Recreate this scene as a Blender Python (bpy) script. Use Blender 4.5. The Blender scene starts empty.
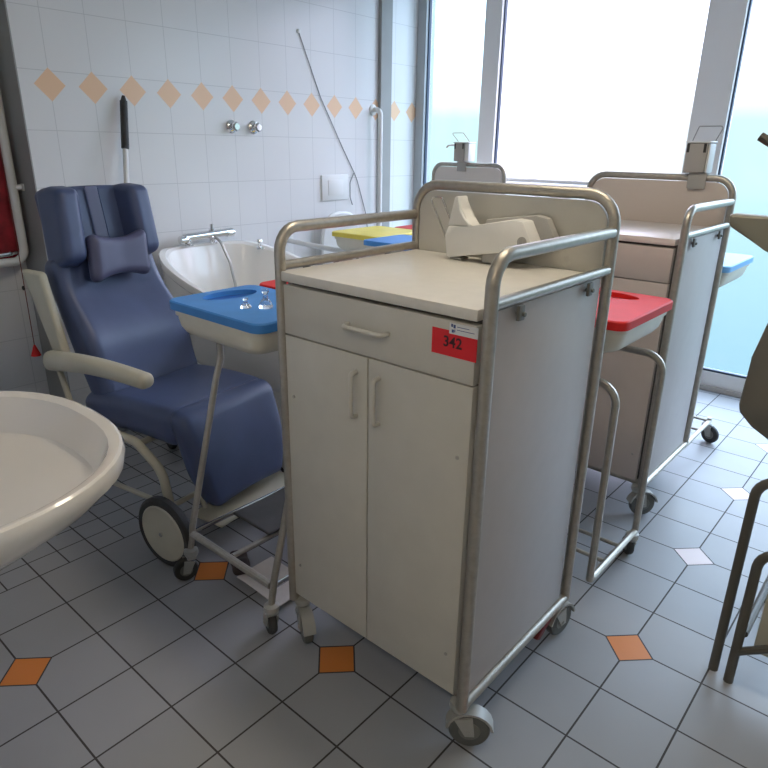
import bpy, bmesh, math
from mathutils import Vector, Matrix
PI = math.pi
sc = bpy.context.scene
col = sc.collection
# ------------------------------------------------------------------ camera
cam_d = bpy.data.cameras.new('camera'); cam = bpy.data.objects.new('camera', cam_d); col.objects.link(cam)
cam_d.sensor_width = 36; cam_d.lens = 642 / 768 * 36; cam_d.clip_start = 0.02
A = math.radians(49.1635); pit = math.radians(20.2107); rol = math.radians(-0.8316)
def to_room(v):     # view-aligned frame to the room's axes (X along the window wall, Y towards it)
    return Vector((v[0]*math.sin(A) - v[1]*math.cos(A), v[0]*math.cos(A) + v[1]*math.sin(A), v[2]))
Xc = Vector((1, 0, 0)); Dc = Vector((0, -math.sin(pit), -math.cos(pit))); Fc = Vector((0, math.cos(pit), -math.sin(pit)))
cr, sr = math.cos(rol), math.sin(rol)
cx = to_room(Xc*cr + Dc*sr); cy = to_room(Xc*(-sr) + Dc*cr); cz = to_room(Fc)
M = Matrix((( cx.x, -cy.x, -cz.x, 1.629), (cx.y, -cy.y, -cz.y, -0.404), (cx.z, -cy.z, -cz.z, 1.357), (0, 0, 0, 1)))
cam.matrix_world = M
sc.camera = cam
# ------------------------------------------------------------------ render look
sc.view_settings.view_transform = 'Standard'; sc.view_settings.look = 'None'
sc.view_settings.gamma = 1; sc.view_settings.use_curve_mapping = False
sc.view_settings.exposure = 0.35
# ------------------------------------------------------------------ world: bright hazy sky above, bluish ground below
wd = bpy.data.worlds.new('world'); sc.world = wd; wd.use_nodes = True
nt = wd.node_tree; nt.nodes.clear()
out = nt.nodes.new('ShaderNodeOutputWorld'); bg = nt.nodes.new('ShaderNodeBackground')
tc = nt.nodes.new('ShaderNodeTexCoord'); sp = nt.nodes.new('ShaderNodeSeparateXYZ'); rmp = nt.nodes.new('ShaderNodeValToRGB')
mp = nt.nodes.new('ShaderNodeMapRange'); mp.inputs[1].default_value = -0.5; mp.inputs[2].default_value = 0.5
nt.links.new(tc.outputs['Generated'], sp.inputs[0]); nt.links.new(sp.outputs[2], mp.inputs[0]); nt.links.new(mp.outputs[0], rmp.inputs[0])
nt.links.new(rmp.outputs[0], bg.inputs[0]); nt.links.new(bg.outputs[0], out.inputs[0])
el = rmp.color_ramp.elements
el[0].position = 0.0; el[0].color = (0.05, 0.09, 0.14, 1)
el[1].position = 1.0; el[1].color = (0.84, 0.84, 1.08, 1)
for p, c in ((0.18, (0.040, 0.064, 0.082, 1)), (0.34, (0.062, 0.085, 0.096, 1)), (0.47, (0.088, 0.102, 0.100, 1)), (0.54, (0.094, 0.106, 0.104, 1)), (0.74, (0.62, 0.635, 0.84, 1))):
    e = rmp.color_ramp.elements.new(p); e.color = c
bg.inputs[1].default_value = 8.0

# ------------------------------------------------------------------ materials
def mat(name, c, rough=0.5, metal=0.0, spec=0.5, noise=0.0, nscale=20, bump=0.0, trans=0.0, coat=0.0, emit=None, es=0):
    m = bpy.data.materials.new(name); m.use_nodes = True
    t = m.node_tree; b = t.nodes['Principled BSDF']
    b.inputs['Base Color'].default_value = (*c, 1); b.inputs['Roughness'].default_value = rough
    b.inputs['Metallic'].default_value = metal; b.inputs['Specular IOR Level'].default_value = spec
    b.inputs['Transmission Weight'].default_value = trans; b.inputs['Coat Weight'].default_value = coat
    if emit: b.inputs['Emission Color'].default_value = (*emit, 1); b.inputs['Emission Strength'].default_value = es
    if noise or bump:
        co = t.nodes.new('ShaderNodeTexCoord')
        n = t.nodes.new('ShaderNodeTexNoise'); n.inputs['Scale'].default_value = nscale; n.inputs['Detail'].default_value = 4
        t.links.new(co.outputs['Object'], n.inputs['Vector'])
        if noise:
            r = t.nodes.new('ShaderNodeValToRGB'); t.links.new(n.outputs['Fac'], r.inputs[0])
            r.color_ramp.elements[0].position = 0.3; r.color_ramp.elements[1].position = 0.7
            r.color_ramp.elements[0].color = tuple(x*(1-noise) for x in c) + (1,)
            r.color_ramp.elements[1].color = tuple(min(1, x*(1+noise)) for x in c) + (1,)
            t.links.new(r.outputs[0], b.inputs['Base Color'])
        if bump:
            bp = t.nodes.new('ShaderNodeBump'); bp.inputs['Strength'].default_value = bump; bp.inputs['Distance'].default_value = 0.002
            t.links.new(n.outputs['Fac'], bp.inputs['Height']); t.links.new(bp.outputs[0], b.inputs['Normal'])
    return m
laminate = mat('laminate', (0.53, 0.51, 0.455), 0.42, noise=0.03, nscale=14)
worktop_m = mat('worktop laminate', (0.64, 0.615, 0.565), 0.3, noise=0.03, nscale=30)
side_m = mat('side laminate', (0.44, 0.41, 0.40), 0.5, noise=0.02, nscale=25)
pinkish = mat('laminate with red reflection', (0.50, 0.435, 0.405), 0.45, noise=0.03, nscale=14)  # laminate with the red lid's reflection mixed into its colour
steel = mat('brushed steel', (0.42, 0.39, 0.34), 0.42, 0.85, noise=0.08, nscale=60)
chrome = mat('chrome', (0.8, 0.8, 0.8), 0.1, 1.0)
handle_m = mat('handle plastic', (0.55, 0.53, 0.48), 0.35)
dark = mat('dark gap', (0.03, 0.03, 0.03), 0.7)
rubber = mat('black rubber', (0.035, 0.035, 0.035), 0.6, noise=0.2, nscale=40)
greyrub = mat('grey rubber', (0.10, 0.105, 0.10), 0.6, noise=0.1, nscale=40)
hub_m = mat('wheel hub grey', (0.15, 0.15, 0.14), 0.5)
caster_m = mat('caster grey plastic', (0.33, 0.33, 0.31), 0.4)
vinyl = mat('navy vinyl', (0.055, 0.076, 0.160), 0.40, noise=0.12, nscale=6, bump=0.15)
vinyl_d = mat('navy vinyl piping', (0.040, 0.062, 0.16), 0.45, noise=0.1, nscale=8)
vinyl_s = mat('violet-grey vinyl', (0.080, 0.085, 0.160), 0.42, noise=0.08, nscale=8)
beige = mat('beige plastic', (0.50, 0.47, 0.37), 0.45, noise=0.05, nscale=12)
beige_t = mat('beige coated tube', (0.46, 0.43, 0.34), 0.4)
bin_m = mat('cream bin plastic', (0.62, 0.59, 0.49), 0.5, noise=0.03)
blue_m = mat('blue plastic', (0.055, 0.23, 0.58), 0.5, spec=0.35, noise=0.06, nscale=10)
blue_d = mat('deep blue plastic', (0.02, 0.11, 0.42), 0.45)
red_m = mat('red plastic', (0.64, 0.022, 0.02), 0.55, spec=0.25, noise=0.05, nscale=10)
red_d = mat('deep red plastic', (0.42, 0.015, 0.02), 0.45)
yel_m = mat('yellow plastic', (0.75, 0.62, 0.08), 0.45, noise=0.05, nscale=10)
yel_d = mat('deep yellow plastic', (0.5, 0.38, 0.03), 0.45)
ceramic = mat('white ceramic', (0.72, 0.68, 0.63), 0.12, noise=0.01, nscale=3, coat=0.5)
acrylic = mat('white acrylic', (0.86, 0.84, 0.80), 0.25, coat=0.3)
white_p = mat('white plastic', (0.74, 0.74, 0.72), 0.4)
white_t = mat('white coated tube', (0.72, 0.72, 0.70), 0.3)
frame_m = mat('window frame white', (0.82, 0.80, 0.78), 0.35)
frame_g = mat('window frame grey', (0.42, 0.44, 0.45), 0.4)
gasket = mat('window gasket', (0.03, 0.05, 0.09), 0.5)
disp_m = mat('dispenser plastic', (0.74, 0.73, 0.70), 0.38, noise=0.02)
disp_g = mat('dispenser grey plastic', (0.36, 0.35, 0.33), 0.45)
olive = mat('dark olive grey tube', (0.085, 0.078, 0.062), 0.42)
olive_p = mat('olive grey panel', (0.15, 0.14, 0.115), 0.5, noise=0.08, nscale=10)
board_shadow_m = mat('grey board with chair shadow', (0.065, 0.065, 0.065), 0.8, noise=0.15, nscale=12)
paper = mat('white sheet', (0.62, 0.58, 0.55), 0.8, noise=0.06)
dark_cl = mat('dark rag', (0.06, 0.045, 0.045), 0.85, noise=0.3, nscale=30)
sticker_r = mat('red sticker paper', (0.66, 0.012, 0.02), 0.5)
sticker_w = mat('white sticker paper', (0.62, 0.64, 0.66), 0.5)
ink = mat('dark ink', (0.05, 0.015, 0.02), 0.6)
ink_b = mat('blue ink', (0.04, 0.07, 0.22), 0.6)
red_bag = mat('dark red fabric', (0.30, 0.012, 0.022), 0.55, noise=0.35, nscale=18, bump=0.6)
cord_m = mat('grey cord', (0.25, 0.25, 0.25), 0.7)
cord_r = mat('brown red cord', (0.20, 0.07, 0.06), 0.7)
clear = mat('clear plastic', (0.85, 0.93, 1.0), 0.05, trans=0.9)
casing_shade_m = mat('grey casing and painted shade', (0.30, 0.30, 0.285), 0.5, noise=0.04, nscale=6)
ceil_m = mat('ceiling paint', (0.62, 0.60, 0.56), 0.8, noise=0.02, nscale=4)
plaster = mat('wall plaster', (0.50, 0.48, 0.44), 0.75, noise=0.03, nscale=4)
fill_glow_m = mat('fill light diffuser', (0.9, 0.9, 0.9), 0.5, emit=(1.0, 0.87, 0.68), es=14.5)

class G:            # small node-math helper
    def __init__(s, t): s.t = t
    def __call__(s, op, *a, clamp=False):
        n = s.t.nodes.new('ShaderNodeMath'); n.operation = op; n.use_clamp = clamp
        for i, v in enumerate(a):
            if isinstance(v, (int, float)): n.inputs[i].default_value = v
            else: s.t.links.new(v, n.inputs[i])
        return n.outputs[0]
def mixc(t, fac, a, b):
    n = t.nodes.new('ShaderNodeMix'); n.data_type = 'RGBA'
    ins = [i for i in n.inputs if i.type == 'RGBA']
    if isinstance(fac, (int, float)): n.inputs[0].default_value = fac
    else: t.links.new(fac, n.inputs[0])
    for s, v in zip(ins, (a, b)):
        if isinstance(v, tuple): s.default_value = (*v, 1)
        else: t.links.new(v, s)
    return [o for o in n.outputs if o.type == 'RGBA'][0]
def grid_dist(g, v, p):     # distance from v to the nearest multiple of p
    return g('ABSOLUTE', g('SUBTRACT', g('PINGPONG', g('ADD', v, 100*p), p/2), 0))
def floor_material():
    m = bpy.data.materials.new('floor tiles'); m.use_nodes = True; t = m.node_tree; b = t.nodes['Principled BSDF']; g = G(t)
    geo = t.nodes.new('ShaderNodeNewGeometry'); s = t.nodes.new('ShaderNodeSeparateXYZ'); t.links.new(geo.outputs['Position'], s.inputs[0])
    x, y = s.outputs[0], s.outputs[1]
    gx = grid_dist(g, x, 0.2); gy = grid_dist(g, y, 0.2)
    line = g('LESS_THAN', g('MINIMUM', gx, gy), 0.0024)
    sx = grid_dist(g, x, 0.1); sy = grid_dist(g, y, 0.1)
    small = g('LESS_THAN', x, -0.4)
    line2 = g('MULTIPLY', g('LESS_THAN', g('MINIMUM', sx, sy), 0.0022), small)
    dd = g('ADD', grid_dist(g, x, 0.6), grid_dist(g, y, 0.6))
    notsmall = g('SUBTRACT', 1.0, small)
    inset = g('MULTIPLY', g('LESS_THAN', dd, 0.068), notsmall)
    edge = g('MULTIPLY', g('LESS_THAN', g('ABSOLUTE', g('SUBTRACT', dd, 0.0695)), 0.0030), notsmall)
    grout = g('MAXIMUM', g('MULTIPLY', g('MAXIMUM', line, line2), g('SUBTRACT', 1.0, inset)), edge)
    # per-tile tone
    vor = t.nodes.new('ShaderNodeTexWhiteNoise'); vor.noise_dimensions = '2D'
    cb = t.nodes.new('ShaderNodeCombineXYZ')
    t.links.new(g('FLOOR', g('DIVIDE', x, 0.2)), cb.inputs[0]); t.links.new(g('FLOOR', g('DIVIDE', y, 0.2)), cb.inputs[1]); t.links.new(cb.outputs[0], vor.inputs['Vector'])
    ns = t.nodes.new('ShaderNodeTexNoise'); ns.inputs['Scale'].default_value = 3.0; ns.inputs['Detail'].default_value = 6; t.links.new(geo.outputs['Position'], ns.inputs['Vector'])
    base = mixc(t, ns.outputs['Fac'], (0.240, 0.245, 0.258), (0.315, 0.32, 0.335))
    base = mixc(t, g('MULTIPLY', vor.outputs['Value'], 0.25), base, (0.36, 0.37, 0.395))
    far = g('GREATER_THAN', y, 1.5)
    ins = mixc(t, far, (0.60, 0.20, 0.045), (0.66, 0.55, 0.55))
    c = mixc(t, inset, base, ins)
    c = mixc(t, grout, c, (0.045, 0.04, 0.04))
    t.links.new(c, b.inputs['Base Color'])
    r = g('ADD', g('MULTIPLY', grout, 0.3), 0.42); t.links.new(r, b.inputs['Roughness']); b.inputs['Specular IOR Level'].default_value = 0.35
    bp = t.nodes.new('ShaderNodeBump'); bp.inputs['Strength'].default_value = 0.4; bp.inputs['Distance'].default_value = 0.0015
    t.links.new(g('SUBTRACT', 1.0, grout), bp.inputs['Height']); t.links.new(bp.outputs[0], b.inputs['Normal'])
    return m
def wall_tile_material(name, axis, diamonds):
    m = bpy.data.materials.new(name); m.use_nodes = True; t = m.node_tree; b = t.nodes['Principled BSDF']; g = G(t)
    geo = t.nodes.new('ShaderNodeNewGeometry'); s = t.nodes.new('ShaderNodeSeparateXYZ'); t.links.new(geo.outputs['Position'], s.inputs[0])
    h = s.outputs[axis]; z = s.outputs[2]
    gz = grid_dist(g, g('SUBTRACT', z, 1.41), 0.25)
    line = g('LESS_THAN', g('MINIMUM', grid_dist(g, h, 0.2), gz), 0.0016)
    ns = t.nodes.new('ShaderNodeTexNoise'); ns.inputs['Scale'].default_value = 2.0; t.links.new(geo.outputs['Position'], ns.inputs['Vector'])
    base = mixc(t, ns.outputs['Fac'], (0.72, 0.72, 0.72), (0.79, 0.785, 0.78))
    c = mixc(t, line, base, (0.60, 0.60, 0.60))
    if diamonds:
        dd = g('ADD', grid_dist(g, h, 0.2), g('ABSOLUTE', g('SUBTRACT', z, 1.603)))
        c = mixc(t, g('LESS_THAN', dd, 0.070), c, (0.84, 0.56, 0.36))
    t.links.new(c, b.inputs['Base Color']); b.inputs['Roughness'].default_value = 0.22
    bp = t.nodes.new('ShaderNodeBump'); bp.inputs['Strength'].default_value = 0.3; bp.inputs['Distance'].default_value = 0.001
    t.links.new(g('SUBTRACT', 1.0, line), bp.inputs['Height']); t.links.new(bp.outputs[0], b.inputs['Normal'])
    return m
def pane_material(name, tint, tfac):
    m = bpy.data.materials.new(name); m.use_nodes = True; t = m.node_tree; t.nodes.clear()
    o = t.nodes.new('ShaderNodeOutputMaterial'); a = t.nodes.new('ShaderNodeBsdfTransparent'); d = t.nodes.new('ShaderNodeBsdfTranslucent')
    gl = t.nodes.new('ShaderNodeBsdfGlossy'); gl.inputs['Roughness'].default_value = 0.1
    x = t.nodes.new('ShaderNodeMixShader'); y = t.nodes.new('ShaderNodeMixShader')
    a.inputs[0].default_value = (*tint, 1); d.inputs[0].default_value = (*tint, 1)
    x.inputs[0].default_value = tfac; y.inputs[0].default_value = 0.04
    t.links.new(a.outputs[0], x.inputs[1]); t.links.new(d.outputs[0], x.inputs[2])
    t.links.new(x.outputs[0], y.inputs[1]); t.links.new(gl.outputs[0], y.inputs[2]); t.links.new(y.outputs[0], o.inputs[0])
    return m
floor_m = floor_material()
wall_x_m = wall_tile_material('wall tiles with diamonds', 1, True)
wall_p_m = wall_tile_material('plain wall tiles', 1, False)
wall_y_m = wall_tile_material('plain wall tiles across', 0, False)
pane_frost = pane_material('frosted pane', (0.84, 0.96, 0.96), 0.03)
pane_clear = pane_material('clear pane', (1.0, 1.0, 1.0), 0.05)

# ------------------------------------------------------------------ mesh helpers
def obj(name, bm, m, parent=None, smooth=True, loc=None):
    bmesh.ops.recalc_face_normals(bm, faces=bm.faces)
    me = bpy.data.meshes.new(name); bm.to_mesh(me); bm.free()
    if smooth:
        for p in me.polygons: p.use_smooth = True
        try: me.set_sharp_from_angle(angle=math.radians(32))
        except Exception: pass
    for k in (m if isinstance(m, (list, tuple)) else [m]): me.materials.append(k)
    o = bpy.data.objects.new(name, me); col.objects.link(o)
    if loc: o.location = loc
    if parent: o.parent = parent
    return o
def thing(name, label, cat, loc=(0, 0, 0), rz=0, group=None):
    o = bpy.data.objects.new(name, None); col.objects.link(o); o.empty_display_size = 0.1
    o.location = loc; o.rotation_euler = (0, 0, rz); o['label'] = label; o['category'] = cat
    if group: o['group'] = group
    return o
def tag(o, label, cat, group=None):
    o['label'] = label; o['category'] = cat
    if group: o['group'] = group
    return o
def struct(name, bm, m, parent=None, smooth=False):
    o = obj(name, bm, m, parent, smooth)
    if not parent: o['kind'] = 'structure'
    return o
def box(bm, a, b, bev=0.0, seg=2):
    lo = Vector((min(a[i], b[i]) for i in range(3))); hi = Vector((max(a[i], b[i]) for i in range(3)))
    r = bmesh.ops.create_cube(bm, size=1)
    for v in r['verts']:
        v.co = Vector((lo[i] + (v.co[i]+0.5)*(hi[i]-lo[i]) for i in range(3)))
    if bev:
        es = list({e for v in r['verts'] for e in v.link_edges})
        bmesh.ops.bevel(bm, geom=es, offset=bev, segments=seg, affect='EDGES', profile=0.5)
    return bm
def B(a, b, bev=0.0, seg=2): return box(bmesh.new(), a, b, bev, seg)
def fillet(pts, rad, n=6):
    P = [Vector(p) for p in pts]; res = [P[0]]
    for i in range(1, len(P)-1):
        a, b, c = P[i-1], P[i], P[i+1]
        u = (a-b).normalized(); v = (c-b).normalized(); ang = u.angle(v)
        if ang > PI-0.05: res.append(b); continue
        d = min(rad / math.tan(ang/2), (a-b).length*0.49, (c-b).length*0.49); r = d*math.tan(ang/2)
        ctr = b + (u+v).normalized() * (r / math.sin(ang/2))
        s = b + u*d - ctr; e = b + v*d - ctr; th = s.angle(e); ax = s.cross(e).normalized()
        for k in range(n+1): res.append(ctr + Matrix.Rotation(th*k/n, 3, ax) @ s)
    res.append(P[-1]); return res
def tube(bm, pts, r, rad=0.05, seg=10, closed=False, taper=None):
    P = fillet(pts, rad) if len(pts) > 2 else [Vector(p) for p in pts]
    n = len(P); rings = []; prev = None
    for i in range(n):
        t = (P[min(i+1, n-1)] - P[max(i-1, 0)]).normalized()
        if prev is None:
            up = Vector((0, 0, 1)) if abs(t.z) < 0.9 else Vector((1, 0, 0)); nx = t.cross(up).normalized()
        else:
            nx = (prev - t*prev.dot(t)).normalized()
        prev = nx; ny = t.cross(nx)
        rr = r if taper is None else r*(1 + (taper-1)*i/(n-1))
        rings.append([bm.verts.new(P[i] + (nx*math.cos(2*PI*k/seg) + ny*math.sin(2*PI*k/seg))*rr) for k in range(seg)])
    for a, b in zip(rings, rings[1:]):
        for k in range(seg): bm.faces.new((a[k], a[(k+1) % seg], b[(k+1) % seg], b[k]))
    bm.faces.new(rings[0][::-1]); bm.faces.new(rings[-1]); return bm
def T(pts, r, rad=0.05, seg=10, **k): return tube(bmesh.new(), pts, r, rad, seg, **k)
def cyl(bm, a, b, r, seg=20): return tube(bm, [a, b], r, seg=seg)
def lathe(bm, prof, ctr, axis='Z', seg=24, sx=1, sy=1):
    rings = []
    for (r, h) in prof:
        ring = []
        for k in range(seg):
            c, s = math.cos(2*PI*k/seg)*r*sx, math.sin(2*PI*k/seg)*r*sy
            p = {'Z': (c, s, h), 'X': (h, c, s), 'Y': (c, h, s)}[axis]
            ring.append(bm.verts.new(Vector(ctr)+Vector(p)))
        rings.append(ring)
    for a, b in zip(rings, rings[1:]):
        for k in range(seg): bm.faces.new((a[k], a[(k+1) % seg], b[(k+1) % seg], b[k]))
    bm.faces.new(rings[0][::-1]); bm.faces.new(rings[-1]); return bm
def rrect(x0, y0, x1, y1, r, n=6):
    pts = []
    for cx_, cy_, a0 in ((x1-r, y1-r, 0), (x0+r, y1-r, 90), (x0+r, y0+r, 180), (x1-r, y0+r, 270)):
        for k in range(n+1):
            a = math.radians(a0 + 90*k/n); pts.append((cx_+r*math.cos(a), cy_+r*math.sin(a)))
    return pts
def loft(bm, loops, cap0=True, cap1=True):
    R = [[bm.verts.new(p) for p in L] for L in loops]; n = len(R[0])
    for a, b in zip(R, R[1:]):
        for k in range(n): bm.faces.new((a[k], a[(k+1) % n], b[(k+1) % n], b[k]))
    if cap0: bm.faces.new(R[0][::-1])
    if cap1: bm.faces.new(R[-1])
    return bm
def prism(pts, plane, a, b, bev=0.0):       # polygon in XZ ('Y'), XY ('Z') or YZ ('X'), extruded from a to b
    bm = bmesh.new()
    f = {'Y': lambda p, d: (p[0], d, p[1]), 'Z': lambda p, d: (p[0], p[1], d), 'X': lambda p, d: (d, p[0], p[1])}[plane]
    loft(bm, [[f(p, a) for p in pts], [f(p, b) for p in pts]])
    if bev: bmesh.ops.bevel(bm, geom=list(bm.edges), offset=bev, segments=2, affect='EDGES', profile=0.5)
    return bm
def axis_samples(h, r, nf):
    c = [h - r + r*math.sin(PI/4*k/2)/math.sin(PI/4)*1.0 if False else h - r + r*k/4 for k in range(5)]
    flat = [-(h-r) + 2*(h-r)*k/nf for k in range(nf+1)]
    return [-v for v in reversed(c[1:])] + flat + c[1:]
def rbox(sx, sy, sz, r, n=(6, 6, 6), fn=None):
    """rounded box centred on 0, full sizes; fn maps each vertex afterwards"""
    H = (sx/2, sy/2, sz/2); r = min(r, min(H)*0.999)
    S = [axis_samples(H[i], r, n[i]) for i in range(3)]
    bm = bmesh.new(); V = {}
    def vert(i, j, k):
        key = (i, j, k)
        if key not in V:
            p = Vector((S[0][i], S[1][j], S[2][k]))
            q = Vector((max(-(H[a]-r), min(H[a]-r, p[a])) for a in range(3)))
            d = p - q
            # cube to sphere so that the rounding is even
            if d.length > 1e-9:
                m_ = max(abs(d.x), abs(d.y), abs(d.z)); d = d.normalized() * m_
            p = q + d
            V[key] = bm.verts.new(fn(p) if fn else p)
        return V[key]
    N = [len(s)-1 for s in S]
    for ax in range(3):
        u, v = [a for a in range(3) if a != ax]
        for side in (0, N[ax]):
            for i in range(N[u]):
                for j in range(N[v]):
                    idx = []
                    for di, dj in ((0, 0), (1, 0), (1, 1), (0, 1)):
                        k = [0, 0, 0]; k[ax] = side; k[u] = i+di; k[v] = j+dj; idx.append(vert(*k))
                    try: bm.faces.new(idx)
                    except ValueError: pass
    return bm
def text_mesh(name, body, size, m, parent, matrix, extrude=0.0002):
    cu = bpy.data.curves.new(name, 'FONT'); cu.body = body; cu.size = size; cu.extrude = extrude
    cu.align_x = 'CENTER'; cu.align_y = 'CENTER'; cu.offset = size*0.02
    tmp = bpy.data.objects.new(name, cu); col.objects.link(tmp)
    bpy.context.view_layer.update()
    me = bpy.data.meshes.new_from_object(tmp.evaluated_get(bpy.context.evaluated_depsgraph_get()))
    bpy.data.objects.remove(tmp)
    me.transform(matrix); me.materials.clear(); me.materials.append(m)
    o = bpy.data.objects.new(name, me); col.objects.link(o); o.parent = parent
    return o
def copy_tree(o, parent=None):
    c = o.copy(); col.objects.link(c)
    if parent: c.parent = parent
    for ch in o.children: copy_tree(ch, c)
    return c

# ------------------------------------------------------------------ room shell
XW, YW, ZC = -1.6, 3.66, 2.6
XL, YS = -1.86, 0.868           # the wall steps back left of YS
struct('floor', B((-2.1, -2.7, -0.08), (3.1, 3.76, 0)), floor_m)
struct('ceiling', B((-2.1, -2.7, ZC), (3.1, 3.76, ZC+0.1)), ceil_m)
struct('wall_left', B((XW-0.5, YS, 0), (XW, 3.755, ZC)), wall_x_m)
struct('trim_1', B((XL-0.0, YS-0.006, 0), (XW+0.003, YS, ZC)), casing_shade_m)  # wall return facing away from the windows, its shade painted grey
struct('wall_back', B((XL-0.2, -0.62, 0), (XL, YS-0.007, ZC)), wall_p_m)
struct('wall_near', B((XL, -0.62, 0), (0.95, -0.47, ZC)), wall_y_m)
struct('wall_corridor', B((0.80, -2.7, 0), (0.95, -0.621, ZC)), plaster)
struct('wall_rear', B((0.951, -2.7, 0), (3.1, -2.55, ZC)), plaster)
struct('wall_right', B((2.95, -2.549, 0), (3.1, 3.755, ZC)), plaster)
struct('trim_2', B((XW+0.0005, 3.22, 0), (XW+0.03, 3.335, ZC-0.001), 0.004), casing_shade_m)      # grey pipe casing

# window wall: floor-high glazing
def window(n, x0, x1, pm, transom=None):
    w = bpy.data.objects.new('window_%d' % n, None); col.objects.link(w); w['kind'] = 'structure'; w.location = (x0, YW, 0)
    fr = bmesh.new(); L = x1-x0
    box(fr, (0, 0.0, 0.0), (L, 0.08, 0.115), 0.004); box(fr, (0, 0, 2.45), (L, 0.08, 2.598), 0.004)
    struct('window_frame', fr, frame_m, w)
    gk = bmesh.new()
    box(gk, (0, 0.004, 0.116), (L, 0.03, 0.128)); box(gk, (0, 0.004, 2.437), (L, 0.03, 2.449))
    box(gk, (0, 0.004, 0.1281), (0.008, 0.03, 2.4369)); 
    struct('gasket', gk, gasket, w)
    struct('pane', B((0.0081, 0.035, 0.116), (L, 0.041, 2.449)), pm, w)
    if transom:
        t_ = bmesh.new(); tube(t_, [(0.01, -0.03, transom), (L-0.01, -0.03, transom)], 0.014); struct('rail', t_, frame_m, w)
        t_ = bmesh.new(); box(t_, (0.01, -0.012, transom-0.05), (L-0.01, 0.033, transom-0.02), 0.004); struct('transom', t_, frame_m, w)
    return w
window(1, -1.52, -1.035, pane_frost)
window(2, -0.905, 0.365, pane_clear, 1.165)
window(3, 0.556, 2.90, pane_frost)
def mull(n, x0, x1, m, y0=-0.02):
    struct('trim_%d' % n, B((x0, YW+y0, 0.0), (x1, YW+0.09, ZC-0.001), 0.004), m)
mull(3, -1.599, -1.521, frame_g); mull(4, -1.034, -0.906, frame_m); mull(5, 0.366, 0.555, frame_m); mull(6, 2.901, 2.949, frame_m)
struct('trim_7', B((-1.52, YW-0.018, 0), (2.9, YW-0.0005, 0.03), 0.003), mat('skirting', (0.5, 0.45, 0.42), 0.5))

# added fill lamps on the ceiling, out of view, to brighten the room
def fill_lamp(x, y, label):
    t = thing('fill_light_panel', label, 'fill light', (x, y, ZC-0.07))
    obj('housing', B((-0.62, -0.14, 0.02), (0.62, 0.14, 0.069), 0.006), white_p, t)
    obj('diffuser', B((-0.6, -0.12, 0.0), (0.6, 0.12, 0.0199), 0.008), fill_glow_m, t)
fill_lamp(1.9, -1.2, 'added fill light panel on the ceiling behind the camera in the entrance')
fill_lamp(0.9, 1.0, 'added fill light panel on the ceiling above the middle of the room')

# ------------------------------------------------------------------ casters
def caster(parent, x, y, ztop, rot=0.0, r=0.045, hood=caster_m, wheel_m=rubber, w=0.024):
    """swivel caster hanging from ztop down to the floor (z 0 of the parent)"""
    off = r*0.55; cxx = x + off*math.cos(rot); cyy = y + off*math.sin(rot)
    R = Matrix.Rotation(rot, 4, 'Z'); Mx = Matrix.Translation((cxx, cyy, 0)) @ R
    bm = bmesh.new()
    lathe(bm, [(0.012, ztop), (0.022, ztop-0.006), (0.024, ztop-0.02), (0.018, ztop-0.032)], (-off, 0, 0), seg=16)
    # hood over the wheel
    pts = []
    for k in range(9):
        a = math.radians(10 + 160*k/8); pts.append(((r+0.008)*math.cos(a), r+(r+0.008)*math.sin(a)))
    inner = [((r+0.002)*math.cos(math.radians(10+160*k/8)), r+(r+0.002)*math.sin(math.radians(10+160*k/8))) for k in range(8, -1, -1)]
    if r >= 0.045: loft(bm, [[(p[0], -w/2-0.006, p[1]) for p in pts+inner], [(p[0], w/2+0.006, p[1]) for p in pts+inner]])
    else: box(bm, (-off-0.012, -w/2-0.007, 2*r-0.002), (-off+0.016, w/2+0.007, 2*r+0.008), 0.003)
    for s in (-1, 1):
        loft(bm, [[(p[0], s*(w/2+0.003), p[1]) for p in ((-r*0.75, r*1.75), (r*0.1, r*1.95), (0.012, r-0.008), (-0.010, r-0.010))],
                  [(p[0], s*(w/2+0.008), p[1]) for p in ((-r*0.75, r*1.75), (r*0.1, r*1.95), (0.012, r-0.008), (-0.010, r-0.010))]])
    cyl(bm, (0, -w/2-0.010, r), (0, w/2+0.010, r), 0.006, 10)
    bmesh.ops.transform(bm, matrix=Mx, verts=bm.verts)
    c = obj('caster', bm, hood, parent)
    wb = bmesh.new()
    lathe(wb, [(r*0.55, -w/2), (r*0.92, -w/2), (r, -w/4), (r, w/4), (r*0.92, w/2), (r*0.55, w/2)], (0, 0, r), 'Y', 24)
    bmesh.ops.transform(wb, matrix=Mx, verts=wb.verts); obj('wheel', wb, wheel_m, c)
    hb = bmesh.new(); lathe(hb, [(r*0.5, -w/2-0.001), (r*0.53, -w/2), (r*0.53, w/2), (r*0.5, w/2+0.001)], (0, 0, r), 'Y', 20)
    bmesh.ops.transform(hb, matrix=Mx, verts=hb.verts); obj('wheel_hub', hb, hub_m, c)
    return c

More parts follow.
